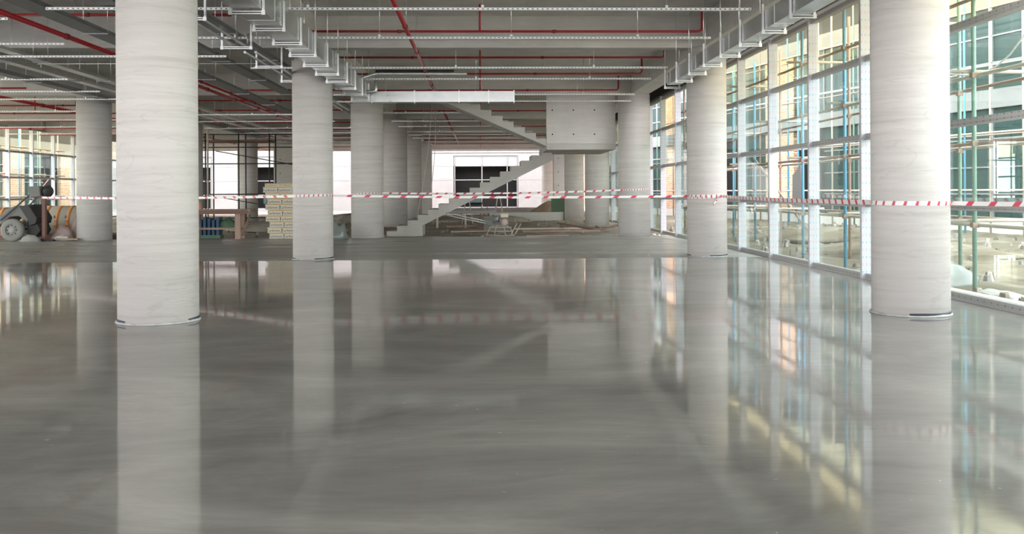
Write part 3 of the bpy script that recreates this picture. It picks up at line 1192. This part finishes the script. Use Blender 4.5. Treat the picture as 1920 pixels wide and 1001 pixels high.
tape(arc(X_L + .1, ROW[2] - .3, .488, 200, 340, 1.26, 1.25), 'tape round the far left round column', .05, .3)
o = tape([(X_R + .15, ROW[1] - .42, 1.21), (X_R + .02, ROW[1] - .44, 1.05)], 'loose tape tail hanging from the column by the glass', .03, .1)

# ------------------------------------------------------------------ carton stack
fc = D.curves.new('carton_print', 'FONT')
fc.body = 'Tuʀᴋᴍᴍ |'.replace('ʀ', 'r').replace('ᴋ', 'k').replace('ᴍ', 'm')
fc.size = .115
fc.extrude = .0005
fc.align_x = 'CENTER'
fc.align_y = 'CENTER'
tmp = D.objects.new('tmp', fc)
COL.objects.link(tmp)
bpy.context.view_layer.update()
txt_me = D.meshes.new_from_object(tmp.evaluated_get(bpy.context.evaluated_depsgraph_get()))
D.objects.remove(tmp)
txt_me.materials.clear()
txt_me.materials.append(M['ink'])
words = ['bottom', 'second', 'third', 'fourth', 'fifth', 'sixth', 'seventh', 'eighth', 'ninth', 'top']
BW = .43
proto = None
for lay in range(10):
    off = [0, -.08, .05, -.12, .02, -.1, .03, -.05, -.14, -.02][lay] * .55 - .035 * lay * .35
    for c in range(3):
        h = .168 if lay < 9 else .10
        z = lay * .169
        x = -5.98 + off + BW * c
        if proto is None or lay == 9:
            bx = MB().box(-BW / 2 + .003, BW / 2 - .003, -.3, .3, .002, h)
            b = bx.build('carton', 'carton', loc=(0, 0, 0), bevel=.004)
            b.location = (x, 27.75, z)
            bd = MB().box(-BW / 2 + .001, BW / 2 - .001, -.302, .302, h - .032, h - .004)
            bd.build('carton_band', 'carton_y', b, loc=(0, 0, 0))
            p = D.objects.new('print', txt_me)
            COL.objects.link(p)
            p.parent = b
            p.location = (-.01, -.3015, h * .40)
            p.rotation_euler = (math.pi / 2, 0, 0)
            if lay == 9:
                p.scale = (.8, .5, .8)
            if proto is None:
                proto = b
        else:
            b = copy_tree(proto, (x, 27.75, z))
        tag(b, 'printed carton in the %s layer of the pallet stack, %s' % (words[lay], ['leftmost', 'middle one', 'rightmost'][c]), 'box', 'cartons stacked by the column')

# ------------------------------------------------------------------ trestle bench
tb = thing('work_bench', 'rough timber workbench left of the carton stack', 'bench', (-7.6, 27.7, 0))
MB().box(-8.6, -6.72, 27.35, 28.0, .80, .87).build('bench_top', 'wood', tb, bevel=.005)
MB().box(-8.6, -6.80, 27.33, 27.348, .73, .85).build('apron', 'wood_dark', tb)
for x, y in ((-7.08, 27.42), (-7.08, 27.9), (-8.4, 27.42), (-8.4, 27.9)):
    MB().box(x - .09, x + .07, y - .05, y + .05, 0, .80).build('leg', 'wood_pink', tb, bevel=.004)
MB().bar((-6.98, 27.5, .1), (-6.86, 27.9, .7), .05).build('brace', 'wood', tb)
MB().bar((-8.4, 27.66, .3), (-7.08, 27.66, .3), .06).build('stretcher', 'wood', tb)
bn = thing('plastic_crate', 'dark blue slatted plastic crates under the workbench', 'crate', (-8.3, 28.5, 0))
for i in range(7):
    MB().box(-8.75 + .13 * i, -8.67 + .13 * i, 28.3, 28.7, .08, .62 - .04 * (i % 3)).build('slat', 'net', bn)
MB().box(-8.75, -7.85, 28.3, 28.7, -.06, .08).build('base_tray', 'greenp', bn)
heap('net_bag', (-7.72, 28.6, .28), .30, .2, .30, 'greenp', 'grey green net bag hanging behind the workbench', 'bag', 13)
heap('work_helmet', (-8.35, 27.7, .87), .13, .11, .24, 'lamp', 'orange plastic helmet lying on the workbench', 'helmet', 2)
tp = thing('steel_prop', 'pale steel prop standing behind the workbench', 'prop', (-8.55, 30.5, -.1))
MB().tube([(-8.85, 30.5, -.1), (-8.85, 30.5, 3.4)], .03, 10).build('tube', 'pale_tube', tp)
MB().box(-9.0, -8.7, 30.4, 30.6, 3.4, 3.42).build('head_plate', 'rust', tp)
mp = thing('mobile_scaffold', 'dark access tower of thin frames behind the workbench', 'scaffold', (-8.5, 40, -.1))
for x in (-11.7, -10.3, -9.0):
    for y in (40, 41.2):
        MB().tube([(x, y, -.1), (x, y, 3.9)], .03, 8).build('post', 'plant_dark', mp)
for z in (.3, 1.3, 2.6, 3.3, 3.85):
    MB().tube([(-11.9, 40, z), (-6.9, 40, z)], .025, 8).build('ledger', 'plant_dark', mp)
for z in (1.2, 3.2):
    MB().tube([(-11.6, 41.2, z), (-7.2, 41.2, z - .8)], .02, 8).build('brace', 'plant_dark', mp)
MB().box(-11.8, -9.0, 40.0, 41.2, 3.55, 3.62).build('deck', 'wood_dark', mp)

# ------------------------------------------------------------------ small dumper with wheel, at far left
dm = thing('site_dumper', 'cement-dusted two-wheeled mixer trailer with control panel and wedge body', 'machine', (-13.2, 27.2, 0))
for y in (26.92, 28.0):
    w = MB().lathe([(.17, -.08), (.26, -.09), (.32, -.06), (.325, 0), (.32, .06), (.26, .09), (.17, .08)], (-13.31, y, .325), 40, 'Y', cap=False)
    w = w.build('tyre', 'tyre', dm)
    MB().lathe([(.172, -.05), (.10, -.045), (.09, -.07), (.03, -.075), (.001, -.075)], (-13.31, y, .325), 32, 'Y', cap=False).build('wheel_rim', 'rim', w)
    nb = MB()
    for k in range(8):
        t_ = 2 * math.pi * k / 8
        nb.lathe([(.018, -.062), (.018, -.05)], (-13.31 + .135 * math.cos(t_), y, .325 + .135 * math.sin(t_)), 8, 'Y')
    nb.build('rim_hole', 'plant_dark', w)
MB().tube([(-13.31, 26.95, .325), (-13.31, 28.0, .325)], .03, 10).build('axle', 'plant_dark', dm)
MB().prism([(-14.5, .62), (-13.66, .78), (-13.50, .92), (-13.33, 1.01), (-13.15, 1.01), (-12.92, .66), (-12.98, .50), (-13.02, .60), (-13.20, .72), (-13.45, .70), (-13.66, .50), (-14.5, .30)], 'Y', 27.04, 27.9).build('body', 'plant', dm, bevel=.02)
MB().prism([(-13.16, .99), (-12.90, 1.05), (-12.66, .66), (-12.70, .50), (-12.88, .44), (-12.94, .64)], 'Y', 26.98, 27.95).build('hopper', 'plant_dark', dm, bevel=.015)
MB().prism([(-13.02, .52), (-12.70, .50), (-12.62, .30), (-12.75, .12), (-13.0, .20)], 'Y', 27.1, 27.8).build('engine_block', 'plant_dark', dm, bevel=.02)
MB().bar((-13.68, 26.98, .60), (-12.86, 26.98, 1.32), .035).build('handle_frame', 'plant_dark', dm)
MB().bar((-12.92, 27.0, .98), (-12.62, 27.0, 1.29), .035).build('handle_frame', 'plant_dark', dm)
MB().prism([(-12.90, 1.56), (-12.56, 1.58), (-12.54, 1.28), (-12.84, 1.28)], 'Y', 26.92, 27.2).build('control_panel', 'plant', dm, bevel=.015)
MB().box(-12.92, -12.50, 26.95, 27.25, 1.24, 1.275).build('panel_shelf', 'plant_dark', dm)
MB().lathe([(.0, -.13), (.12, -.12), (.17, -.04), (.17, .06), (.10, .13), (.0, .14)], (-12.42, 27.12, 1.42), 24, 'X').build('motor_head', 'plant_dark', dm)
MB().box(-12.53, -12.44, 27.0, 27.12, .02, 1.30).build('mast', 'wood_dark', dm)
MB().box(-12.7, -12.2, 26.95, 27.15, 0, .06).build('mast_foot', 'plant_dark', dm)

# rolls wrapped in striped film behind it
def roll(x0, x1, y, r, label):
    t = thing('membrane_roll', label, 'roll', ((x0 + x1) / 2, y, 0))
    t['group'] = 'wrapped rolls at the far left'
    MB().lathe([(r * .2, x0), (r, x0 + .01), (r, x1 - .01), (r * .2, x1)], (0, y, r + .1), 40, 'X').build('roll_body', 'rollw', t)
    x = x0 + .12
    i = 0
    while x < x1 - .15:
        st_ = MB()
        rings = []
        for q, rr in ((0, r + .002), (.0, r + .004), (.11, r + .004), (.11, r + .002)):
            ring = []
            for k in range(40):
                a = 2 * math.pi * k / 40
                ring.append((x + q + .22 * abs(math.sin(a / 2 + .4)), y + rr * math.cos(a), r + .1 + rr * math.sin(a)))
            rings.append(ring)
        st_.rings(rings, 0, False).build('orange_stripe', 'orange', t)
        mk = MB()
        for k, a in enumerate((200, 220, 160, 180, 240)):
            aa = math.radians(a)
            for w_ in (0, .028, .056):
                mk.bar((x + .17 + w_ + .03 * (k % 2), y + (r + .003) * math.cos(aa), r + .1 + (r + .003) * math.sin(aa)),
                       (x + .17 + w_ + .03 * (k % 2), y + (r + .003) * math.cos(aa + .2), r + .1 + (r + .003) * math.sin(aa + .2)), .014, .004)
        mk.build('printed_text', 'ink', t)
        x += .34
        i += 1


roll(-14.35, -11.9, 29.3, .44, 'big roll wrapped in orange striped film behind the dumper')
roll(-17.2, -14.42, 29.5, .42, 'orange striped roll at the extreme left behind the dumper')
o = MB().box(-14.6, -10.9, 28.55, 30.1, -.12, .10).build('timber_pallet', 'wood_dark')
tag(o, 'dark timber pallet under the striped rolls', 'pallet')


def sack(c, rx, ry, h, mat, label, seed, name='cement_sack'):
    return heap(name, c, rx, ry, h, mat, label, 'sack', seed, 24)


sack((-12.25, 27.75, 0), .30, .24, .42, 'sack', 'pink paper sack slumped left of the far left column', 1)
sack((-11.98, 28.15, -.03), .24, .22, .62, 'sack', 'taller pink sack leaning on the far left column', 2)
sack((-12.15, 27.35, 0), .24, .12, .14, 'tape_w', 'small white torn bag in front of the pink sacks', 4)
sack((-12.72, 26.75, 0), .30, .14, .18, 'sack_grey', 'flat grey paper sack beside the dumper wheel', 6)
o = MB().bar((-12.3, 27.1, .05), (-11.5, 27.0, .05), .12, .05).build('timber_plank', 'wood')
tag(o, 'short board on the floor in front of the pink sacks', 'plank')
sack((-2.75 - 1.35, 26.6, 0), .30, .25, .52, 'plastic', 'grey plastic bag between the two columns left of the stair', 9, 'rubbish_bag')

# ------------------------------------------------------------------ power trowel and debris beyond the slab
pt_ = thing('power_trowel', 'petrol power trowel with round wire guard in front of the stair', 'machine', (.62, 29.2, -.09))
cx, cyy = .60, 29.4
for z, r in ((-.03, .46), (.10, .40), (.22, .34), (.28, .16)):
    MB().tube([(cx + r * math.cos(t_), cyy + r * math.sin(t_), z) for t_ in (2 * math.pi * k / 32 for k in range(32))], .010, 6, closed=True).build('guard_ring', 'pale_tube', pt_)
for k in range(8):
    t_ = 2 * math.pi * (k + .5) / 8
    MB().tube([(cx + .46 * math.cos(t_), cyy + .46 * math.sin(t_), -.03), (cx + .34 * math.cos(t_), cyy + .34 * math.sin(t_), .22), (cx + .1 * math.cos(t_), cyy + .1 * math.sin(t_), .30)], .009, 6).build('guard_spoke', 'pale_tube', pt_)
for k in range(4):
    t_ = math.pi / 2 * k + .4
    MB().bar((cx + .05 * math.cos(t_), cyy + .05 * math.sin(t_), .0), (cx + .40 * math.cos(t_), cyy + .40 * math.sin(t_), -.02), .12, .01).build('blade', 'dark_galv', pt_)
MB().box(cx - .02, cx + .26, cyy - .16, cyy + .14, .28, .50).build('engine', 'plant', pt_, bevel=.03)
MB().lathe([(.02, -.03), (.11, -.02), (.11, .02), (.04, .03)], (cx + .14, cyy - .18, .38), 20, 'Y').build('recoil_starter', 'sack', pt_)
MB().box(cx + .02, cx + .26, cyy - .14, cyy + .12, .52, .66).build('fuel_tank', 'cream', pt_, bevel=.03)
MB().lathe([(.07, -.1), (.08, 0), (.07, .1)], (cx - .10, cyy - .05, .48), 16, 'Z').build('air_filter', 'dark_galv', pt_)
for dz in (0, .07):
    MB().tube([(cx - .15, cyy, .28 + dz), (-1.1, 29.2, .62 + dz)], .016, 8).build('handle', 'galv', pt_)
for i, (a, b) in enumerate((((.95, 29.4, .0), (1.15, 29.6, .33)), ((1.08, 29.4, .0), (1.28, 29.6, .33)))):
    o = MB().tube([a, b], .015, 8).build('steel_offcut', 'pale_tube')
    tag(o, ['left', 'right'][i] + ' one of two thin steel offcuts leaning right of the power trowel', 'offcut', 'steel offcuts by the trowel')
planks = [
    ((-.95, 29.6, .08), (.35, 29.6, .10), .09, 'wood', 'pale plank lying left of the power trowel'),
    ((1.4, 31.0, .02), (4.0, 31.2, .02), .14, 'wood', 'long pale plank right of the power trowel'),
    ((1.2, 33.0, .02), (3.6, 32.8, .04), .14, 'pale_tube', 'long batten behind the plank right of the trowel'),
    ((2.75, 33.0, .22), (3.95, 31.2, .02), .12, 'wood_dark', 'dark timber beam lying aslant before the stair columns'),
    ((3.95, 31.3, .02), (4.6, 31.8, .14), .07, 'wood_dark', 'short dark batten touching the aslant beam'),
    ((1.4, 28.6, -.02), (2.7, 28.6, -.02), .25, 'wood_pink', 'pinkish board at the slab edge below the landing'),
    ((-1.2, 33.5, .10), (.4, 34.2, .12), .16, 'wood', 'weathered board lying under the lower flight'),
    ((-4.6, 33.0, .1), (-2.9, 33.0, .1), .12, 'wood', 'board lying left of the shaded columns'),
    ((-4.6, 37.0, .4), (-3.9, 37.0, .4), .2, 'whitewall', 'white board propped between the left columns'),
]
for a, b, w_, m_, lab in planks:
    o = MB().bar(a, b, w_, .05).build('timber_plank', m_)
    tag(o, lab, 'plank', 'planks lying in the rubble')
# A-shaped trestles and a table in the background
for i, (x, y) in enumerate(((-.55, 38.0), (.15, 39.0), (.75, 38.4))):
    t = thing('trestle', '%s of three splayed steel trestles under the stair' % ['leftmost', 'middle', 'rightmost'][i], 'trestle', (x, y, 0))
    t['group'] = 'trestles under the stair'
    for s in (-1, 1):
        for d in (0, .5):
            MB().bar((x + .22 * s, y + d, .05), (x + .05 * s, y + d, 1.15), .035).build('leg', 'wood_dark' if i % 2 else 'pale_tube', t)
    MB().bar((x, y - .1, 1.17), (x, y + .6, 1.17), .06).build('top_bar', 'wood_dark', t)
t = thing('work_table', 'long low table of grey boards behind the power trowel', 'table', (-.5, 36, 0))
MB().box(-1.9, .6, 36, 36.8, .52, .62).build('table_top', 'dark_galv', t)
for x in (-1.7, -.6, .4):
    for y in (36.1, 36.7):
        MB().bar((x, y, -.05), (x, y, .52), .06).build('leg', 'pale_tube', t)
o = MB().prism([(0, 0), (.9, 0), (.9, .35), (0, .35)], 'Z', .05, .55).build('stacked_blocks', 'plant', loc=(0, 0, 0))
o.location = (.1, 33.4, -.08)
tag(o, 'grey stacked block pack behind the power trowel', 'blocks')
struct('floor', MB().box(.4, 4.1, 46.0, 46.6, -.1, .32), 'beam')
o = MB().bar((-3.2, 62, .1), (4, 62, .1), .3, .4).build('timber_plank', 'whitewall')
tag(o, 'white kerb strip at the foot of the back wall', 'kerb')
heap('rubble_heap', (3.9, 50, -.1), 1.2, .8, .9, 'wood', 'brown heap of broken boards below the far columns', 'heap', 21)
o = MB().box(3.55, 4.25, 46.9, 47.0, -.1, 1.0).build('green_panel', 'greenp')
tag(o, 'dark green sheet leaning between the far columns', 'sheet')
heap('rubble_heap', (-7.5, 36, -.1), 2.2, 1.2, .35, 'dirt', 'low heap of brown rubble behind the workbench', 'heap', 31)
heap('rubble_heap', (-.5, 45, -.1), 3.0, 1.2, .35, 'dirt', 'low rubble heap under the stair', 'heap', 33)
heap('rubble_heap', (-6.2, 45, -.1), 1.4, 1.2, .45, 'dirt', 'rubble heap left of the shaded columns', 'heap', 35)

for i, (a, b) in enumerate((((-1.5, 29.8, Z_S), (-2.05, 29.8, .5)), ((-1.48, 30.0, Z_S), (-1.62, 30.0, 1.2)))):
    p, q = Vector(a), Vector(b)
    path = [p.lerp(q, k / 10) + Vector((.10 * math.sin(k / 10 * math.pi), 0, 0)) for k in range(11)]
    o = MB().tube(path, .010, 6).build('rope', 'rope')
    tag(o, ['pale rope slanting down in front of the shaded columns', 'thin rope hanging straight beside the slanting one'][i], 'rope')

o = MB().tube([(7.55, 14.69, 3.18), (7.55, 14.16, 3.09), (7.55, 13.7, 3.08), (7.55, 13.34, 3.13), (7.55, 13.02, 3.24), (7.55, 12.77, 3.39), (7.55, 12.48, 3.58)], .012, 6).build('rope', 'tape_w')
tag(o, 'white rope looping between the scaffold tubes at the far right', 'rope')
# hanging plastic inside the glazing and the fallen sheet near the far bays
o = MB().prism([(0, 0), (.9, .05), (.85, 1.2), (.45, 1.35), (.1, 1.6)], 'X', 0, .04).build('plastic_curtain', 'white', loc=(0, 0, 0))
o.location = (9.6, 27.5, .6)
tag(o, 'white plastic sheet hung on the scaffold outside', 'sheet')
# keep helper key off the final objects
for o in D.objects:
    if 'base' in o:
        del o['base']
